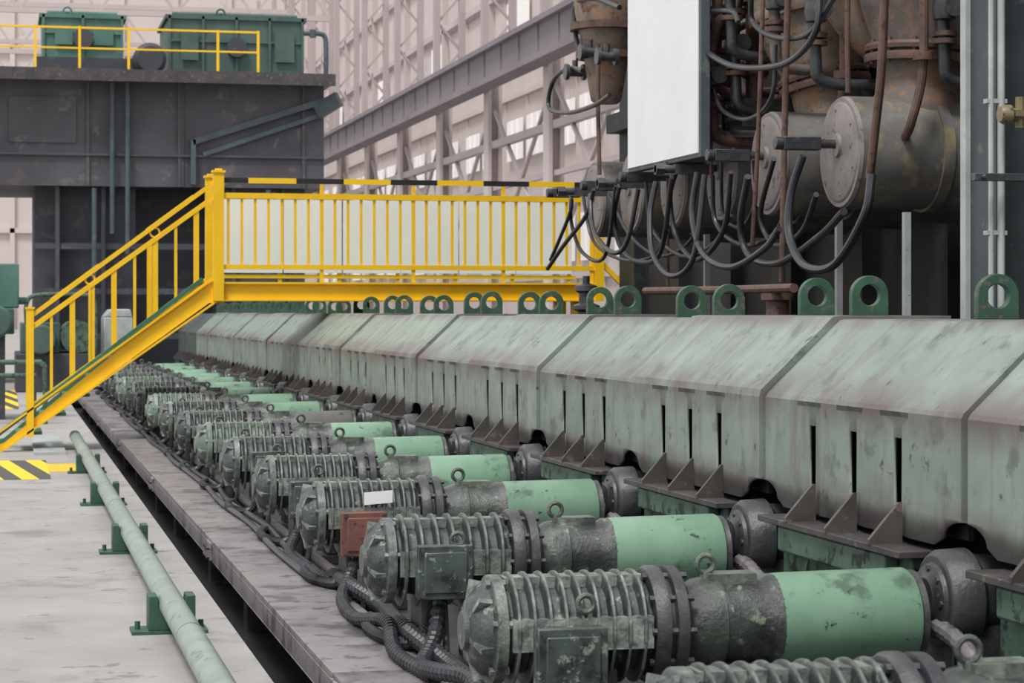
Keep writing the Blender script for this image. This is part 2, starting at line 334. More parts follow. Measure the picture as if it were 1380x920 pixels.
# ---------------------------------------------------------------- gear motors
AZ=.45
def motor(Y,variant):
    c=Vector((0,Y,AZ)); mm=m_motor_g if variant in(2,) else m_motor
    lab={0:'greasy black-grey finned electric gear motor with green coupling guard',1:'greasy finned gear motor with rust-red terminal box and white tag',
         2:'lighter green-grey finned gear motor with green coupling guard',3:'grimy finned gear motor with dull grey coupling guard',
         4:'stout greasy gear motor with coarse fins and thick flange'}[variant]
    r=thing('gear_motor',lab,'electric motor',(2.2,Y,0),'roller table gear motors')
    nf=7 if variant==4 else 9; st=.455/nf
    ro=.185 if variant==4 else .180
    pr=[(1.52,.150)]
    for i in range(nf):
        t=1.53+i*st; pr+=[(t,.136),(t+st*.18,.140),(t+st*.26,ro-.006),(t+st*.32,ro),(t+st*.46,ro),(t+st*.52,ro-.006),(t+st*.60,.140),(t+st*.8,.136)]
    pr+=[(1.99,.150)]
    g=G().lathe(pr,(0,Y,AZ),'x',40).box(1.53,1.98,Y-.045,Y+.045,AZ+.13,AZ+.166).box(1.53,1.98,Y-.172,Y-.13,AZ-.05,AZ+.05)
    part(r,'motor_housing',g,mm)
    g=G().lathe([(1.40,.03),(1.40,.06),(1.415,.068),(1.42,.10),(1.435,.118),(1.45,.138),(1.475,.148),(1.48,.160),(1.485,.172),(1.518,.172),(1.525,.15)],(0,Y,AZ),'x',36)
    for i in range(6):
        a=2*PI*i/6+.3; d=Vector((0,math.cos(a),math.sin(a))); g.bar(c+Vector((1.435,0,0))+d*.06,c+Vector((1.455,0,0))+d*.155,.045,.016,up=(0,-math.sin(a),math.cos(a)))
        e=d.cross(Vector((1,0,0))); g.cyl(c+Vector((1.468,0,0))+e*.155,c+Vector((1.53,0,0))+e*.155,.014,6)
    part(r,'end_bell',g,mm)
    fr_=.198 if variant==4 else .190
    g=G().lathe([(1.985,.15),(1.99,fr_-.01),(2.005,fr_),(2.035,fr_),(2.04,.165),(2.055,.165),(2.06,fr_-.004),(2.095,fr_-.004),(2.105,.165),(2.12,.14)],(0,Y,AZ),'x',36)
    for i in range(10):
        a=2*PI*i/10; g.cyl((1.975,Y+.168*math.cos(a),AZ+.168*math.sin(a)),(2.12,Y+.168*math.cos(a),AZ+.168*math.sin(a)),.012,6)
    part(r,'flange',g,m_hub)
    g=G().lathe([(2.10,.12),(2.13,.125),(2.16,.142),(2.20,.148),(2.235,.148),(2.24,.138),(2.36,.136),(2.38,.140),(2.40,.152),(2.43,.152),(2.44,.13)],(0,Y,AZ),'x',32)
    g.box(2.2,2.36,Y-.05,Y+.05,AZ+.12,AZ+.160)
    part(r,'gearbox',g,m_gear)
    gm=m_guarddark if variant==3 else m_guard
    part(r,'coupling_guard',G().lathe([(2.425,.13),(2.425,.152),(2.45,.154),(2.88,.16),(2.89,.155),(2.90,.12)],(0,Y,AZ),'x',40),gm,'muted green painted cylindrical guard' if variant!=3 else 'dull grey cylindrical guard')
    part(r,'end_ring',G().lathe([(2.893,.10),(2.895,.150),(2.915,.152),(2.92,.1)],(0,Y,AZ),'x',32),m_hub)
    part(r,'drive_shaft',G().cyl((2.91,Y,AZ),(2.95,Y,AZ),.05,20),m_hub)
    bx=m_tboxred if variant==1 else m_tbox
    zb=.385 if variant!=4 else .43
    tb=part(r,'terminal_box',G().box(1.60,1.77,Y-.27,Y-.12,zb-.085,zb+.085).box(1.575,1.795,Y-.272,Y-.235,zb-.105,zb+.105),bx,'rust-red terminal box' if variant==1 else None,bev=.012)
    part(tb,'box_lid',G().box(1.575,1.795,Y-.310,Y-.276,zb-.105,zb+.105).box(1.60,1.77,Y-.318,Y-.31,zb-.08,zb+.08),bx,bev=.010)
    for x in (1.592,1.778):
        for z in (zb-.09,zb+.09): part(tb,'lid_screw',G().cyl((x,Y-.320,z),(x,Y-.308,z),.009,6),m_hub)
    if variant==1: part(r,'paper_tag',G().prism([(1.70,.515),(1.84,.525),(1.84,.585),(1.70,.575)],'y',Y-.19,Y-.187),m_white,'white paper tag')
    part(r,'lifting_eye',G().torus((1.76,Y-.17,.545),.026,.009,'y',18,8).cyl((1.76,Y-.165,.52),(1.76,Y-.13,.50),.012,8),m_gear)
    part(r,'lifting_eye',G().torus((2.2,Y-.01,.640),.028,.009,'y',18,8).cyl((2.2,Y-.01,.58),(2.2,Y-.01,.615),.014,8),m_gear)
    part(r,'mounting_foot',G().box(1.58,1.92,Y-.16,Y+.16,0,.05).box(1.62,1.68,Y-.11,Y+.11,.05,.33).box(1.82,1.88,Y-.11,Y+.11,.05,.33),m_shelf,bev=.005)
    part(r,'gearbox_foot',G().box(2.18,2.36,Y-.12,Y+.12,0,.33),m_shelf,bev=.005)
    pts=[(1.66,Y-.19,zb-.08),(1.65,Y-.195,.24),(1.58,Y-.15,.14),(1.50,Y+.10,.13),(1.49,Y+.4,.13),(1.55,Y+.7,.125),(1.63,Y+.95,.05)]
    part(r,'cable_conduit',G().tube(pts,.024,8,k=20,rf=lambda i:.027 if i%2 else .018),m_cond,ang=12)
    pts=[(1.70,Y-.19,zb-.08),(1.70,Y-.22,.22),(1.68,Y-.35,.10),(1.63,Y-.6,.06),(1.64,Y-.9,.03)]
    part(r,'power_cable',G().tube(pts,.014,8,k=6),m_hose)
    return r
use={3:1,7:3,6:2,9:2,12:2,2:4,5:4,8:4,11:4,14:4}
base={}
for u in range(1,17):
    v=use.get(u,0); Y=4.85+2*u
    if v not in base: base[v]=(motor(Y,v),Y)
    else: dup(base[v][0],(0,Y-base[v][1],0))
dup(base[0][0],(0,-2,.02))
g=G().tube([(1.72,4,.07),(1.71,12,.06),(1.73,20,.07),(1.72,30,.06),(1.72,38,.06)],.034,12)
solo('service_pipe','dark pipe lying beside the motors','pipe',g,m_shelf,(1.7,4,.03))
for k in range(2):
    P=[(1.50+.06*k+random.uniform(-.03,.03),11+1.5*i,.125) for i in range(18)]
    solo('power_cable','long black cable snaking along the motor row','cable',G().tube(P,.018,8,k=6),m_hose,P[0],'long power cables')
def cor(pts,r):
    P=catmull(pts,20); Q=[P[0]]; 
    L=0
    for a,b in zip(P,P[1:]):
        d=(b-a).length; t=.011-L
        while t<=d: Q.append(a+(b-a)*(t/d)); t+=.011
        L=(L+d)%.011
    return G().tube(Q,r,10,sm=False,rf=lambda i:r*(1.08 if i%4<2 else .80))
for P,r_,lb in (
 ([(1.60,11.0,.14),(1.60,10.3,.16),(1.66,9.9,.13),(1.62,9.3,.14),(1.58,8.8,.17),(1.64,8.2,.12),(1.60,7.7,.15),(1.58,7.2,.17),(1.62,6.7,.12),(1.60,6.0,.13),(1.57,5.2,.13)],.036,'thick black corrugated cable conduit draped along motors'),
 ([(1.68,8.64,.30),(1.63,8.5,.18),(1.53,8.2,.13),(1.50,7.8,.17),(1.55,7.4,.20),(1.50,7.0,.15),(1.47,6.5,.13),(1.52,5.8,.13)],.030,'black corrugated cable conduit looping over pipe'),
 ([(1.68,10.64,.30),(1.60,10.5,.18),(1.51,10.1,.13),(1.48,9.5,.13),(1.53,9.0,.18),(1.48,8.5,.13),(1.52,7.9,.13)],.028,'black corrugated cable conduit at the rusty terminal box'),
 ([(1.66,6.64,.30),(1.62,6.55,.18),(1.56,6.3,.13),(1.50,5.9,.13),(1.55,5.3,.13)],.030,'black corrugated conduit leaving a terminal box'),
 ([(1.68,12.6,.30),(1.60,12.5,.18),(1.52,12.1,.13),(1.52,11.4,.13),(1.57,10.8,.13)],.028,'black corrugated conduit between two motors')):
    solo('corrugated_conduit',lb,'cable',cor(P,r_),m_cond,P[-1],'corrugated conduits',ang=12)
for y in (6.72,6.95):
    solo('yellow_cable_tie','yellow tie wrapped around the conduits','cable tie',G().torus((1.60,y,.14),.05,.007,'y',20,6),m_yel,(1.60,y,.08),'yellow cable ties')
# ---------------------------------------------------------------- roller covers
RX=3.44
def cover(Y,cm=m_cover,gap=.015,off=0):
    r=thing('table_cover','grimy grey-green folded steel cover section with slots and lugs','machine cover',(3.4,Y+1,.6),'roller table covers')
    Y0=Y+gap; Y1=Y+2-gap
    slots=[.60,1.03,1.46]; sw=.034
    ys=[0,.03,.06,.09,.12,.145,.165,.175,.25]
    for s_ in slots: ys+=[s_-.13,s_-sw-.01,s_-sw,s_+sw,s_+sw+.01,s_+.13]
    ys+=[2-a for a in (.25,.175,.165,.145,.12,.09,.06,.03,0)]
    def yy(t): return min(max(Y+t,Y0),Y1)
    def zb(t):
        d=min(t,2-t)
        ch=.03*max(0,min(1,(.25-d)/.075))
        return .655+ch+(.065*math.sqrt(max(0,1-(d/.175)**2)) if d<.175 else 0)
    prof=[(3.10,None),(3.10,.755),(3.10,1.0),(3.10,1.075),(3.10,1.095),(3.11,1.112),(RX-.01,1.415),(RX+.01,1.42),(3.95,1.42),(3.95,.66)]
    n=len(prof); v=[];f=[]
    for t in ys:
        near=min(abs(t-s_) for s_ in slots)
        dx=.016 if near<.06 else 0
        for j,(x,z) in enumerate(prof): v.append((x-off*(j<7)+(dx if j<4 else 0),yy(t),(zb(t) if z is None else z)+(off if j in(5,6,7,8) else 0)))
    for i in range(len(ys)-1):
        slot=any(abs((ys[i]+ys[i+1])/2-s_)<.01 for s_ in slots)
        for j in range(n-1):
            if slot and j==1: continue
            f.append((i*n+j,(i+1)*n+j,(i+1)*n+j+1,i*n+j+1))
    f.append(tuple(range(n))); f.append(tuple((len(ys)-1)*n+j for j in range(n))[::-1])
    o=part(r,'cover_shell',G().add(v,f),cm,ang=12)
    so_=o.modifiers.new('solid','SOLIDIFY'); so_.thickness=.012; so_.offset=-1
    part(r,'slot_shade_plate',G().box(3.16,3.18,Y+.1,Y+1.9,.68,1.09),m_trench)  # dark sheet added behind the slots to stand in for interior shade
    part(r,'bottom_plate',G().box(2.98,3.14,Y+.27,Y+1.73,.605,.63),m_shelf,bev=.003)
    for s_ in slots:
        part(r,'gusset',G().prism([(3.10,.63),(3.10,.775),(3.088,.775),(2.975,.645),(2.975,.63)],'y',Y+s_-.078,Y+s_-.056),m_guss)
    for s_ in (.62,1.29):
        part(r,'ring_lug',G().lug((3.82,Y+s_,1.512+off),.088,.048,.04,.092),m_ring,'dark green ring lug',bev=.003)
    return r
cA=cover(6.85,gap=.026); cB=cover(8.85,off=.014)
for u in range(-1,17):
    Y=6.85+2*u
    if u in(0,1): continue
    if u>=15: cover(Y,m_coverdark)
    else: dup(cA if u in (-1,2,4,6,9,11,13) else cB,(0,Y-(6.85 if u in (-1,2,4,6,9,11,13) else 8.85),0))
fr=thing('roller_frame','green steel roller table frame under the covers','machine frame',(3.3,7.85,0),'roller table frames')
part(fr,'frame_box',G().box(3.06,3.9,7.2,8.5,.0,.60).box(3.0,3.06,7.3,8.4,.5,.6),m_frame,bev=.01)
for y in (7.4,8.2): part(fr,'frame_rib',G().prism([(3.06,.0),(2.94,0),(3.06,.5)],'y',y,y+.03),m_frame)
for u in range(-1,17):
    if u: dup(fr,(0,2*u,0))
hb=thing('bearing_housing','black greasy roller bearing housing with bolted cap','bearing',(3.1,6.85,0),'roller bearing housings')
part(hb,'housing_body',G().lathe([(2.99,.12),(2.99,.15),(3.01,.165),(3.10,.17),(3.12,.15),(3.3,.14)],(0,6.85,.50),'x',32).box(3.0,3.2,6.72,6.98,0,.45),m_hub,bev=.006)
g=G().lathe([(2.955,.04),(2.955,.075),(2.965,.085),(2.975,.12),(2.995,.125)],(0,6.85,.50),'x',28)
for i in range(8):
    a=2*PI*i/8; g.cyl((2.965,6.85+.105*math.cos(a),.5+.105*math.sin(a)),(3.0,6.85+.105*math.cos(a),.5+.105*math.sin(a)),.012,6)
part(hb,'bearing_cap',g,m_hub)
part(hb,'grease_hose',G().tube([(2.98,6.80,.42),(2.97,6.62,.40),(3.0,6.5,.32),(3.02,6.45,.2),(3.03,6.45,.02)],.03,10,rf=lambda i:.032 if i%2 else .027),m_beam,'greyish brown hose')
part(hb,'shaft_nut',G().lathe([(2.93,.025),(2.93,.05),(2.97,.06),(3.06,.06)],(0,6.62,.26),'x',20).box(3.0,3.06,6.56,6.68,0,.22),m_hub)
for u in range(-1,16):
    if u: dup(hb,(0,2*u,0))
# ---------------------------------------------------------------- footbridge
YB=23.7; YF=24.6; ZD=1.765
br=thing('footbridge','bright yellow steel footbridge with stairs and railings','footbridge',(1.0,YB,0))
part(br,'deck',G().box(2.2,6.4,YB,YF,ZD-.03,ZD),m_greenedge)
part(br,'deck_beam',G().box(2.2,6.4,YB-.03,YB,ZD-.20,ZD).box(2.2,6.4,YB-.08,YB,ZD-.02,ZD).box(2.2,6.4,YB-.08,YB,ZD-.20,ZD-.185),m_yel)
part(br,'deck_beam',G().box(2.2,6.4,YF,YF+.03,ZD-.20,ZD),m_yel)
for y in (YB,YF-.12): part(br,'support_leg',G().box(6.1,6.22,y,y+.12,0,ZD-.03),m_yel)
SP=[(2.28,ZD),(2.28,ZD-.22),(2.12,ZD-.22),(-.02,0),(-.34,0),(-.0,.09),(2.05,ZD)]
st=part(br,'staircase',G().prism(SP,'y',YB-.03,YB).bar((-.30,YB-.05,.02),(2.1,YB-.05,ZD-.012),.05,.02).bar((.0,YB-.05,.02),(2.2,YB-.05,ZD-.2),.05,.02),m_yel)
part(st,'stringer',G().prism(SP,'y',YF,YF+.03),m_greenedge,'green painted stringer')
part(st,'edge_strip',G().bar((-.16,YB-.02,.10),(2.05,YB-.02,ZD+.03),.09,.045),m_greenedge,'green edge strip')
for i in range(8):
    x=.14+i*.245; z=.2+i*.195
    part(st,'tread',G().box(x-.02,x+.25,YB,YF,z-.03,z),m_greenedge)
def stair_rail(y,mat_top,far):
    t=part(br,'stair_railing',G().bar((.27,y,1.40),(2.2,y,2.84),.045,.045),mat_top,'yellow stair handrail' if not far else 'black and yellow striped handrail')
    part(t,'newel_post',G().box(.235,.305,y-.035,y+.035,.15,1.48).box(.225,.315,y-.045,y+.045,1.48,1.5),m_yel)
    part(t,'newel_post',G().box(2.16,2.27,y-.055,y+.055,ZD-.2,2.92).box(2.145,2.285,y-.07,y+.07,2.92,2.945).box(2.18,2.25,y-.035,y+.035,2.945,2.965),m_yel)
    part(t,'middle_rail',G().bar((.27,y,1.27),(2.2,y,2.68),.04,.04),m_yel)
    part(t,'bottom_rail',G().bar((.27,y,.42),(2.2,y,1.83),.035,.035),m_yel)
    for i in range(1,9):
        if far and i%3: continue
        x=.27+i*.214; k=(x-.27)/1.93
        w=.028 if i%2==0 else .015
        part(t,'baluster',G().box(x-w,x+w,y-.012,y+.012,.42+1.41*k,1.27+1.41*k),m_yel)
    if not far:
        for x in (.88,1.55):
            k=(x-.27)/1.93; part(t,'ring_ornament',G().torus((x,y,1.335+1.43*k),.05,.010,'y'),m_yel)
stair_rail(YB-.04,m_yel,False); stair_rail(YF,m_haz,True)
x0,x1=2.27,6.35; y=YB-.04
t=part(br,'deck_railing',G().box(x0,x1,y-.02,y+.02,2.815,2.87),m_haz,'black and yellow striped top rail')
part(t,'top_rail',G().box(x0,x1,y-.03,y+.03,2.65,2.71),m_yel)
part(t,'bottom_rail',G().box(x0,x1,y-.03,y+.03,1.90,1.95),m_yel)
for i in range(0,29):
    x=x0+.05+(x1-x0-.1)*i/28
    if i%7==0 and i: part(t,'rail_post',G().box(x-.018,x+.018,y-.018,y+.018,ZD-.02,2.815),m_yel)
    else: part(t,'baluster',G().box(x-.014,x+.014,y-.012,y+.012,1.94,2.66),m_yel)
y=YF
t=part(br,'deck_railing',G().box(x0,x1,y-.03,y+.03,2.70,2.74),m_yel)
part(t,'bottom_rail',G().box(x0,x1,y-.03,y+.03,1.82,1.86),m_yel)
for i in range(7):
    x=x0+.05+i*.66; part(t,'rail_post',G().box(x-.02,x+.02,y-.02,y+.02,ZD-.02,2.72),m_yel)
for i in range(6):
    x=2.36+i*.66; part(t,'infill_panel',G().box(x,x+.645,YF-.045,YF-.03,1.88,2.69),m_white,'white sheet infill panel')
part(br,'end_post',G().box(6.33,6.43,YB-.09,YB+.01,ZD-.2,2.9),m_yel)
part(br,'end_handrail',G().bar((6.4,YB-.04,2.8),(7.0,YB-.04,2.2),.05),m_yel)
part(br,'end_handrail',G().bar((6.4,YB-.04,2.0),(7.0,YB-.04,1.4),.05),m_yel)
# floor markings
g=G().box(-1.6,.40,19.7,22.2,0,.004)
solo('hazard_marking','yellow and dark diagonal hazard stripes on concrete','floor marking',g,m_hazfloor,(-.5,20.2,0))
g=G().box(.40,.66,20.6,21.6,0,.004)
solo('floor_line','plain yellow painted floor line','floor marking',g,m_yel,(.5,20.4,0))
g=G().box(.30,.62,23.0,26,0,.03)
solo('floor_plate','pale grey steel plate on the floor','floor plate',g,m_pale,(.5,23,0))
g=G().box(-1.8,.22,34,42,0,.006)
solo('hazard_marking','yellow and dark hazard stripes beyond the stairs','floor marking',g,m_hazfloor,(-.8,33,0))
# ---------------------------------------------------------------- mill stand
ms=thing('mill_stand','huge dark steel rolling mill stand with catwalk on top','rolling mill',(3,47,0))
g=G().box(-3,6.35,45,50,3.95,6.05)
for x in (-1,1.6,3.4,5.9): g.box(x,x+.06,44.95,45,3.95,6.05)
g.box(-3,6.35,44.93,45,4.55,4.6).box(3.46,3.52,44.97,45,3.95,6.05).box(.1,1.4,44.96,45,4.8,5.7)
part(ms,'upper_housing',g,m_mill)
g=G().box(.6,2.6,45.6,49.5,0,3.95).box(4.2,6.0,45.3,49.5,0,3.95).box(2.6,4.2,46.6,49,0,3.95).box(-3,-.9,45.6,49,0,3.95)
for z in (.9,1.8,2.7): g.box(.6,6.0,45.2,45.3,z,z+.12)
for x in (1.0,1.9,4.5,5.5): g.box(x,x+.08,45.15,45.6,0,3.95)
part(ms,'lower_housing',g,m_mill2)
part(ms,'catwalk',G().box(-3,6.5,44.4,50,6.05,6.17).box(-3,6.5,44.35,44.4,5.98,6.22),m_shelf)
part(ms,'brace_pipe',G().bar((3.7,44.9,4.85),(6.4,44.9,5.75),.1,.12).bar((3.7,44.9,4.0),(3.7,44.9,4.9),.1).bar((6.2,44.9,5.5),(6.6,44.6,5.75),.14,.3),m_colm)
part(ms,'brace_pipe',G().bar((3.9,44.9,4.60),(6.3,44.9,5.45),.07,.09),m_colm)
for x,z0,z1 in ((2.1,3,6),(2.4,2.6,6),(1.75,2.0,3.9),(5.2,2.2,3.9)): part(ms,'riser_pipe',G().cyl((x,44.85,z0),(x,44.85,z1),.05),m_colm)
rl=part(ms,'catwalk_railing',G().bar((-3,44.45,7.02),(4.95,44.45,7.02),.04),m_yel,'yellow catwalk railing')
part(rl,'middle_rail',G().bar((-3,44.45,6.62),(4.95,44.45,6.62),.035),m_yel)
for x in (-1,.6,1.45,2.4,4.15,4.95): part(rl,'rail_post',G().box(x-.025,x+.025,44.42,44.48,6.17,7.05),m_yel)
def cab(x0,x1,y0,y1,z0,z1,mt,lab):
    r=thing('equipment_cabinet',lab,'equipment cabinet',((x0+x1)/2,y0,z0))
    g=G().box(x0,x1,y0,y1,z0,z1-.14).box(x0-.06,x1+.06,y0-.05,y1,z1-.16,z1-.08)
    n_=int((x1-x0)/.6)
    for i in range(n_+1): 
        x=x0+(x1-x0-.05)*i/n_; g.box(x,x+.05,y0-.05,y0,z0,z1-.1)
    g.box(x0,x1,y0-.04,y0,(z0+z1)/2,(z0+z1)/2+.05)
    part(r,'cabinet_body',g,mt)
    part(r,'cabinet_door',G().box(x1-.6,x1-.2,y0-.08,y0-.05,z0+.25,z1-.4),mt)
    part(r,'cabinet_door',G().box(x0+.25,x0+.6,y0-.08,y0-.05,z0+.25,z1-.4),mt)
    part(r,'top_pipe',G().cyl((x0+.1,y0+.3,z1-.03),(x1-.1,y0+.3,z1-.03),.05),mt)
    part(r,'front_drum',G().lathe([(0,.1),(0,.2),(.12,.2),(.12,.1)],((x0+x1)/2,y0-.14,(z0+z1)/2-.1),'y',20),m_mill2)
    part(r,'lifting_hook',G().torus(((x0+x1)/2-.3,y0+.2,z1),.08,.02,'y'),mt)
    return r
cab(.75,2.35,45.5,47,6.55,7.5,m_millg,'bright teal green cabinet on the mill catwalk')
cab(3.25,6.0,45.5,48,6.30,7.55,m_millg2,'dark green gearbox housing on the mill catwalk')
solo('cabinet_plinth','dark steel plinth carrying the green cabinet','plinth',G().box(.6,2.6,45.45,47,6.17,6.55),m_mill2,(1.6,45.5,6.17))
solo('cabinet_plinth','flat dark steel plinth carrying the dark green housing','plinth',G().box(3.1,6.1,45.45,48,6.17,6.30),m_mill2,(4.6,45.5,6.17))
g=G().lathe([(44.9,.1),(44.9,.25),(45.0,.33),(45.5,.33),(45.6,.2)],(2.85,0,6.5),'y',24)
solo('catwalk_motor','dark round motor between green cabinets','electric motor',g,m_mill2,(2.85,45,6.17))
g=G().tube([(6.0,45.4,7.15),(6.3,45.4,7.15),(6.42,45.4,7.1),(6.45,45.4,6.9),(6.45,45.4,6.2)],.05,10).cyl((6.18,45.4,7.07),(6.18,45.4,7.23),.07)
solo('vent_pipe','dark bent vent pipe beside the green housing','pipe',g,m_colm,(6.4,45.4,6.17))
# machinery near the stairs
r=thing('green_pump_unit','teal green pump unit on steel legs','pump',(-.3,31,0))
part(r,'pump_body',G().box(-1.4,.14,30.6,31.6,1.15,1.5).lathe([(29.9,.1),(29.9,.2),(30.6,.22)],(-.1,0,1.32),'y',20),m_millg2,bev=.02)
part(r,'pump_head',G().box(-.6,.20,30.7,31.4,1.5,2.1).cyl((-.1,31,1.6),(.32,31,1.6),.05),m_millg,bev=.02)
for x in (-1.3,-.1): part(r,'support_leg',G().box(x,x+.12,30.7,31.5,0,1.15),m_mill2)
for k,z in enumerate((.62,.8)):
    g=G().tube([(-2,29.6-.2*k,z),(.2,29.6-.2*k,z),(.34+.14*k,29.6-.2*k,z-.02),(.38+.14*k,29.6-.2*k,z-.2),(.38+.14*k,29.6-.2*k,.0)],.035)
    solo('bent_floor_pipe','grey-green pipe bending down into the floor','pipe',g,m_frame,(0,29.5,0),'bent floor pipes')
g=G().box(1.78,2.3,41.2,42.5,0,1.35).prism([(1.78,1.35),(2.3,1.35),(2.25,1.5),(1.9,1.5)],'y',41.2,42.5)
solo('end_guard','light grey sheet guard at the end of the motors','machine cover',g,m_pale,(2,41.2,0),bev=.02)
r=thing('drive_unit','dark green drive unit with pipes beyond the stairs','machine',(.7,41,0))
part(r,'drive_base',G().box(.2,1.5,41,44,0,.7),m_mill2,bev=.02)
part(r,'drive_gearbox',G().box(.3,1.0,41.1,43.5,.7,1.25).lathe([(40.7,.1),(40.7,.26),(41.1,.28)],(.65,0,.95),'y',20),m_millg2,bev=.02)
part(r,'drive_drum',G().lathe([(41,.2),(41,.3),(43,.3),(43,.2)],(1.3,0,1.0),'y',24),m_frame)
part(r,'drive_pipe',G().tube([(.4,41.0,1.2),(.4,40.9,1.6),(.6,40.9,1.75),(1.4,40.9,1.75),(1.6,40.9,1.6),(1.6,40.9,.1)],.04),m_frame)
# ---------------------------------------------------------------- right machinery
r=thing('machine_housing','dark steel machine housing behind the cylinders','machine housing',(7,12,0))
part(r,'housing_wall',G().box(6.6,8,3,23.6,0,9),m_house)
g=G()
for i in range(12):
    y=5+i*1.6; g.box(6.48,6.6,y,y+.12,0,9)
for z in (3.4,5): g.box(6.45,6.6,3,23.6,z,z+.2)
part(r,'housing_rib',g,m_house)
for Y,X in ((12.35,5.2),(13.45,5.2),(16.2,5.2)):
    solo('support_post','thin pale grey steel post under the cylinders','post',G().box(X,X+.04,Y-.02,Y+.02,0,2.04).box(X-.04,X+.08,Y-.06,Y+.06,0,.02),m_pale,(X,Y,0),'support posts')
def cylinder(Y,X,R,lab):
    z=2.43
    cy=thing('hydraulic_cylinder',lab,'cylinder',(X+.4,Y,z),'row of large cylinders')
    part(cy,'cylinder_barrel',G().lathe([(X+.03,R-.01),(X+.05,R),(X+.6,R),(X+.75,R+.015),(6.40,R+.05)],(0,Y,z),'x',48),m_cyl)
    g=G().lathe([(X,.10),(X,R-.05),(X+.006,R-.04),(X+.012,R-.035),(X+.012,R-.01),(X+.035,R)],(0,Y,z),'x',48).lathe([(X-.02,.04),(X-.02,.07),(X,.075)],(0,Y,z+.04),'x',24)
    for i in range(6):
        a=2*PI*i/6+.4; g.cyl((X-.008,Y+(R-.08)*math.cos(a),z+(R-.08)*math.sin(a)),(X+.01,Y+(R-.08)*math.cos(a),z+(R-.08)*math.sin(a)),.010,6)
    part(cy,'end_plate',g,m_cylend,'pinkish grey round end plate')
    part(cy,'rod_block',G().box(X-.36,X-.12,Y-.04,Y+.04,z+.01,z+.09).cyl((X-.15,Y,z+.05),(X,Y,z+.05),.028).cyl((X-.41,Y,z+.05),(X-.36,Y,z+.05),.04),m_hub,bev=.005)
    part(cy,'saddle_strap',G().lathe([(X+.55,R),(X+.55,R+.02),(X+.62,R+.02),(X+.62,R)],(0,Y,z),'x',40),m_cyl)
    part(cy,'side_pipe',G().tube([(X+.3,Y-R+.01,z+.07),(X+.3,Y-R-.1,z+.17),(X+.35,Y-R-.15,z+.5),(X+.35,Y-R-.15,z+1.2)],.028,10).cyl((X+.35,Y-R-.15,z+.52),(X+.35,Y-R-.15,z+.57),.06,12),m_rust,'thin rusty side pipe')
cylinder(12.9,5.0,.345,'large tan-grey cylinder with plain end face and yellow-brown stains')
cylinder(14.0,4.92,.345,'second large tan-grey cylinder with round end face')
for i in range(2,6): cylinder(12.9+1.17*i,5.0,.33,'grimy grey cylinder behind hanging hoses')
# ducts
def duct(Y,X,lean,mt,lab,z0=2.7,s=1,e=0):
    r=thing('exhaust_duct',lab,'duct',(X,Y,z0+.05))
    A=Vector((lean[0],lean[1],1)).normalized(); a=A.cross(Vector((0,1,0))).normalized(); b=A.cross(a); ax=(A,a,b)
    o=Vector((X,Y,z0))
    sc=lambda P:[(t*s,q*s) for t,q in P]
    part(r,'duct_pipe',G().lathe(sc([(-.05,.29),(.05,.29),(.12,.26),(.28,.26),(.30,.29),(.42,.30),(.62,.38),(.70,.40),(.74,.40),(1.0,.45),(1.5,.45)]),o,ax,36),mt)
    g=G().lathe(sc([(.285,.26),(.285,.345),(.31,.35),(.335,.345),(.335,.26)]),o,ax,36).lathe(sc([(.355,.26),(.355,.345),(.38,.35),(.40,.34),(.40,.26)]),o,ax,36)
    for i in range(12):
        t=2*PI*i/12; d=(a*math.cos(t)+b*math.sin(t))*.32*s; g.cyl(o+A*.27*s+d,o+A*.42*s+d,.014,6)
    part(r,'duct_flange',g,m_rust,'rusty bolted flange')
    part(r,'duct_collar',G().lathe(sc([(.84,.42),(.84,.47),(.88,.48),(.92,.47),(.92,.43)]),o,ax,36),m_ductb,'beige duct collar')
    return r
duct(12.95,5.55,(.05,0),m_duct,'vertical grey duct with bolted rusty flanges')
duct(14.15,5.45,(-.16,.12),m_ductb,'wide tilted beige rusty duct with bolted flanges',s=.9)
duct(15.5,5.55,(.1,.1),m_duct,'grimy duct hidden behind the white cabinet',s=.85)
r=thing('duct_elbow','heavy rusty elbow duct sweeping down to the cylinders','duct',(5.3,13.5,3.3))
part(r,'elbow_body',G().tube([(6.3,13.3,3.05),(5.9,13.35,3.08),(5.5,13.45,3.2),(5.25,13.5,3.5),(5.15,13.5,3.9),(5.1,13.5,4.5)],.15,24),m_ductb)
part(r,'elbow_flange',G().cyl((5.19,13.5,3.62),(5.18,13.5,3.66),.21,24).cyl((5.175,13.5,3.66),(5.165,13.5,3.72),.19,24),m_rust,'rusty elbow flange')
r=thing('discharge_spout','rust-stained beige conical spout beside the white cabinet','duct',(5.0,18.3,3.2))
part(r,'spout_cone',G().lathe([(3.22,.10),(3.25,.13),(3.36,.15),(3.60,.19),(3.66,.19),(4.0,.27),(4.5,.30)],(5.0,18.3,0),'z',32),m_ductb)
part(r,'spout_flange',G().lathe([(3.60,.18),(3.60,.26),(3.66,.26),(3.66,.18)],(5.0,18.3,0),'z',32).lathe([(3.84,.24),(3.84,.31),(3.90,.31),(3.90,.24)],(5.0,18.3,0),'z',32),m_rust,'rusty spout flange')
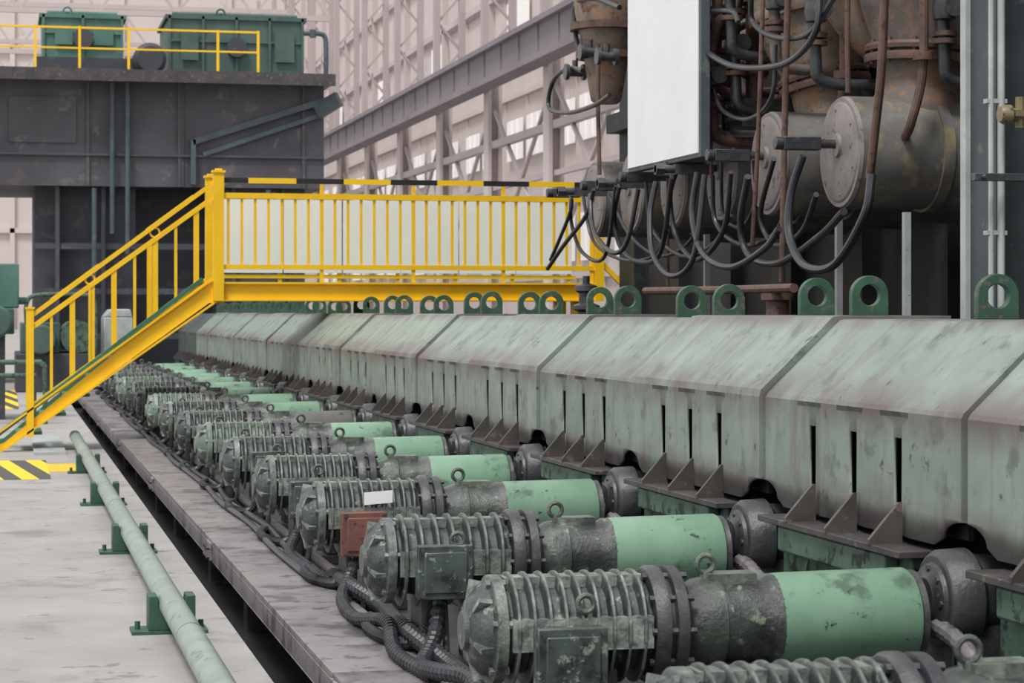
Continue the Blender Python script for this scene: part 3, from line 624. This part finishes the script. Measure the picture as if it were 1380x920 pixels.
def ppipe(Y,X,z0,z1,rad,mt,fl):
    r=thing('process_pipe','rusty vertical process pipe with round flanges','pipe',(X,Y,z0),'process pipes')
    part(r,'pipe_body',G().cyl((X,Y,z0),(X,Y,z1),rad,20),mt)
    for z in fl:
        g=G().lathe([(0,rad),(0,rad*1.7),(.03,rad*1.7),(.03,rad)],(X,Y,z),'z',24).lathe([(.03,rad*1.3),(.04,rad*1.7),(.07,rad*1.7),(.07,rad)],(X,Y,z),'z',24)
        for i in range(6):
            t=i*PI/3; g.cyl((X+rad*1.4*math.cos(t),Y+rad*1.4*math.sin(t),z-.02),(X+rad*1.4*math.cos(t),Y+rad*1.4*math.sin(t),z+.09),.01,6)
        part(r,'pipe_flange',g,m_rust)
ppipe(14.75,5.1,2.8,4.6,.06,m_rust,(3.1,3.6))
ppipe(12.2,5.9,2.85,4.6,.08,m_duct,(3.3,))
ppipe(16.0,5.1,2.8,4.6,.07,m_rust,(3.15,))
def vrun(Y,X,z,mt):
    r=thing('valve_run','greasy dark pipe run with flanges and hand valve','valve',(X,Y,z),'pipe valve runs')
    part(r,'pipe_body',G().tube([(X+.35,Y,z-.12),(X+.1,Y,z-.12),(X-.03,Y,z-.08),(X-.05,Y,z+.05),(X-.05,Y+.02,z+.5),(X+.05,Y+.05,z+.75),(X+.4,Y+.05,z+.8)],.038,12),mt)
    for zz in (z+.12,z+.165): part(r,'pipe_flange',G().cyl((X-.05,Y,zz),(X-.05,Y,zz+.03),.075,16),m_rust)
    part(r,'valve_body',G().lathe([(.26,.04),(.27,.065),(.33,.075),(.39,.065),(.40,.04)],(X-.05,Y,z),'z',16).cyl((X-.05,Y,z+.33),(X-.05,Y-.14,z+.33),.018,8).cyl((X-.05,Y-.13,z+.33),(X-.05,Y-.15,z+.33),.06,16),m_hub)
for Y,X,z,mt in ((14.55,4.95,2.95,m_hub),(14.95,4.95,3.1,m_rust),(15.5,4.92,2.9,m_hub),(13.2,5.02,3.0,m_hub),(13.75,4.95,3.15,m_duct),(14.35,4.85,3.3,m_hub),(14.75,4.85,2.75,m_rust),(15.2,5.1,2.75,m_hub),(12.55,5.6,2.95,m_hub)): vrun(Y,X,z,mt)
# manifold blocks with many small ports
for Y,z in ((14.7,2.72),(15.9,2.72),(17.0,2.72)):
    g=G().box(4.95,5.35,Y-.14,Y+.14,z,z+.2)
    for k in range(4): g.cyl((4.9,Y-.1+.066*k,z+.06),(4.97,Y-.1+.066*k,z+.06),.02,8).cyl((4.9,Y-.1+.066*k,z+.15),(4.97,Y-.1+.066*k,z+.15),.02,8)
    solo('hydraulic_manifold','black hydraulic manifold block with small ports','manifold',g,m_hub,(5.15,Y,z),'hydraulic manifolds',bev=.006)
# white cabinet
r=thing('white_cabinet','large flat white metal cabinet with grey frame','cabinet',(4.65,15.3,2.5))
part(r,'cabinet_body',G().box(4.61,4.68,14.44,16.24,2.50,4.15),m_colm,bev=.006)
part(r,'front_panel',G().box(4.598,4.612,14.48,16.21,2.53,4.12),m_white,bev=.003)
for y in (14.68,15.85): part(r,'mounting_arm',G().box(4.68,4.76,y,y+.06,2.6,4.1),m_house)
# hoses
def hose(pp,X,rad=.02,mt=m_hose,lab='black hydraulic hose hanging in a loop',nm='hydraulic_hose',cat='hose',n=10,dX=0):
    pts=[at(px,py,X+dX*math.sin(PI*i/(len(pp)-1))) for i,(px,py) in enumerate(pp)]
    grp={'hydraulic_hose':'hydraulic hoses','rusty_pipe':'rusty pipes'}.get(nm)
    return solo(nm,lab,cat,G().tube(pts,rad,n),mt,pts[0],grp)
H_=[([(1175,235),(1165,290),(1125,356),(1085,358),(1064,318),(1066,262),(1082,210)],4.6,.025,-.08),
([(1137,285),(1105,318),(1050,354),(1010,345),(998,300),(1008,238)],4.6,.023,.1),
([(1100,262),(1080,312),(1045,330),(1025,290),(1043,214)],4.66,.017,.12),
([(1050,308),(1030,335),(985,360),(948,342),(933,290),(940,232)],4.62,.022,-.05),
([(985,232),(975,310),(940,350),(912,320),(903,265),(912,228)],4.62,.019,.1),
([(950,235),(935,345),(905,372),(880,342),(876,290),(884,245)],4.62,.020,-.1),
([(905,240),(890,340),(858,352),(835,330),(828,290),(835,250)],4.6,.018,.1),
([(860,255),(845,325),(825,340),(800,310),(795,262)],4.6,.019,-.06),
([(830,250),(815,345),(785,340),(770,300),(770,262)],4.6,.016,.08),
([(800,255),(790,290),(760,330),(738,362)],4.6,.018,0),
([(768,258),(770,280),(755,320),(742,350)],4.6,.016,0),
([(1015,215),(1018,270),(1000,305),(975,290),(972,215)],4.72,.013,.1),
([(960,236),(965,300),(1000,330),(1040,318),(1060,285)],4.74,.016,.05),
([(870,245),(880,310),(920,345),(960,330),(985,290)],4.76,.015,.05),
([(820,262),(850,318),(890,345),(930,325),(945,280)],4.78,.014,.05),
([(785,262),(800,325),(840,350),(880,345),(900,310)],4.78,.014,.05),
([(925,35),(940,60),(985,88),(1040,90),(1075,75),(1100,40),(1105,-10)],4.7,.020,-.05),
([(925,35),(945,18),(985,15),(995,30)],4.7,.017,0),
([(960,120),(975,150),(1010,160),(1040,130),(1045,60)],4.75,.015,0),
([(1125,-5),(1090,45),(1045,50),(1015,30),(1012,-5)],4.7,.018,.05)]
for pp,X,rad,dX in H_: hose(pp,X,rad,dX=dX)
V_=[([(1193,-30),(1188,90),(1180,170),(1172,240)],4.6,.024),([(1143,-60),(1142,60),(1143,125)],4.9,.016),
([(1063,-60),(1058,150),(1054,380)],4.72,.020),([(1030,-60),(1022,180),(1014,330)],4.74,.015),
([(962,-40),(960,90),(958,240)],4.8,.012),([(806,60),(806,150),(808,235)],4.8,.018),([(900,240),(900,330),(900,385)],4.9,.012)]
for pp,X,rad in V_: hose(pp,X,rad,m_rust,'thin rusty vertical pipe on the machine',nm='rusty_pipe',cat='pipe')
hose([(870,392),(960,391),(1070,388)],4.5,.028,m_rust,'horizontal brown pipe above the covers',nm='brown_pipe',cat='pipe')
p=at(1048,395,4.55)
solo('rusty_stub','thick rusty vertical pipe stub','pipe',G().cyl((p[0],p[1],0),(p[0],p[1],p[2]),.07,16).cyl((p[0],p[1],p[2]-.04),(p[0],p[1],p[2]),.1,16),m_rust,(p[0],p[1],0))
p=at(790,385,4.6)
g=G().lathe([(0,.07),(1.45,.07),(1.47,.11),(1.50,.11),(1.52,.06),(1.60,.06),(1.62,.09),(1.66,.09),(1.68,.03),(1.74,.03)],(p[0],p[1],0),'z',20)
solo('black_valve_stand','black upright valve beside the footbridge end','valve',g,m_hub,(p[0],p[1],0))
hose([(785,95),(765,92),(745,110),(740,145),(765,152),(800,142),(822,128)],4.75,.020,lab='black bent pipe elbow beside the white cabinet',nm='bent_pipe',cat='pipe')
hose([(835,10),(800,-2),(775,8),(778,60),(790,75)],4.75,.022,lab='black pipe curving around the rusty spout',nm='bent_pipe',cat='pipe')
for px,py in ((775,97),(795,70),(818,76)):
    p=Vector(at(px,py,4.78)); solo('pipe_valve','small black flanged pipe valve','valve',G().cyl(p-Vector((.08,0,0)),p+Vector((.08,0,0)),.04,14).cyl(p-Vector((.09,0,0)),p-Vector((.06,0,0)),.07,14).cyl(p+Vector((.06,0,0)),p+Vector((.09,0,0)),.07,14).cyl(p,p+Vector((0,0,.1)),.025,10),m_hub,p,'pipe valves')
for (px,py) in ((770,258),(825,247),(905,228)):
    p=Vector(at(px,py,4.58)); solo('hose_fitting','black threaded hose fitting block','hose fitting',G().cyl(p-Vector((.12,0,0)),p+Vector((.14,0,0)),.03,12).cyl(p-Vector((.12,0,0)),p-Vector((.06,0,0)),.045,6).box(p.x+.02,p.x+.3,p.y-.035,p.y+.035,p.z-.035,p.z+.035),m_hub,p,'hose fittings')
# steel column at the side
r=thing('steel_column','tall dark green-grey steel column with pale edge strip','column',(4.9,9.7,0))
part(r,'column_shaft',G().box(4.48,4.50,9.55,9.88,0,7).box(5.2,5.24,9.55,9.88,0,7).box(4.50,5.2,9.70,9.74,0,7),m_cold)
part(r,'edge_strip',G().box(4.455,4.48,9.83,9.89,1.3,7),m_pale,'pale galvanized strip')
part(r,'column_base',G().box(4.4,5.3,9.45,9.95,0,.04),m_cold)
for X,rad in ((4.385,.013),(4.435,.017)):
    solo('conduit_pipe','pale grey vertical conduit pipe on column','pipe',G().cyl((X,9.4,0),(X,9.4,7),rad,12).box(X-.025,X+.025,9.39,9.43,2.4,2.42).box(X-.025,X+.025,9.39,9.43,1.8,1.82),m_pale,(X,9.4,0),'conduit pipes')
g=G().lathe([(4.38,.02),(4.38,.035),(4.40,.045),(4.43,.045),(4.44,.03),(4.56,.03)],(0,9.3,2.34),'x',16).cyl((4.48,9.3,2.28),(4.48,9.3,2.42),.022,10).box(4.44,4.56,9.26,9.34,2.33,2.36)
solo('brass_valve','dirty brass valve on the conduit','valve',g,m_brass,(4.48,9.3,2.34))
solo('flat_bar','dark horizontal flat steel bar clamped to the column','bar',G().box(4.26,4.9,9.30,9.34,2.04,2.075).cyl((4.3,9.27,2.057),(4.3,9.36,2.057),.012,6),m_hub,(4.5,9.3,2.04),bev=.003)
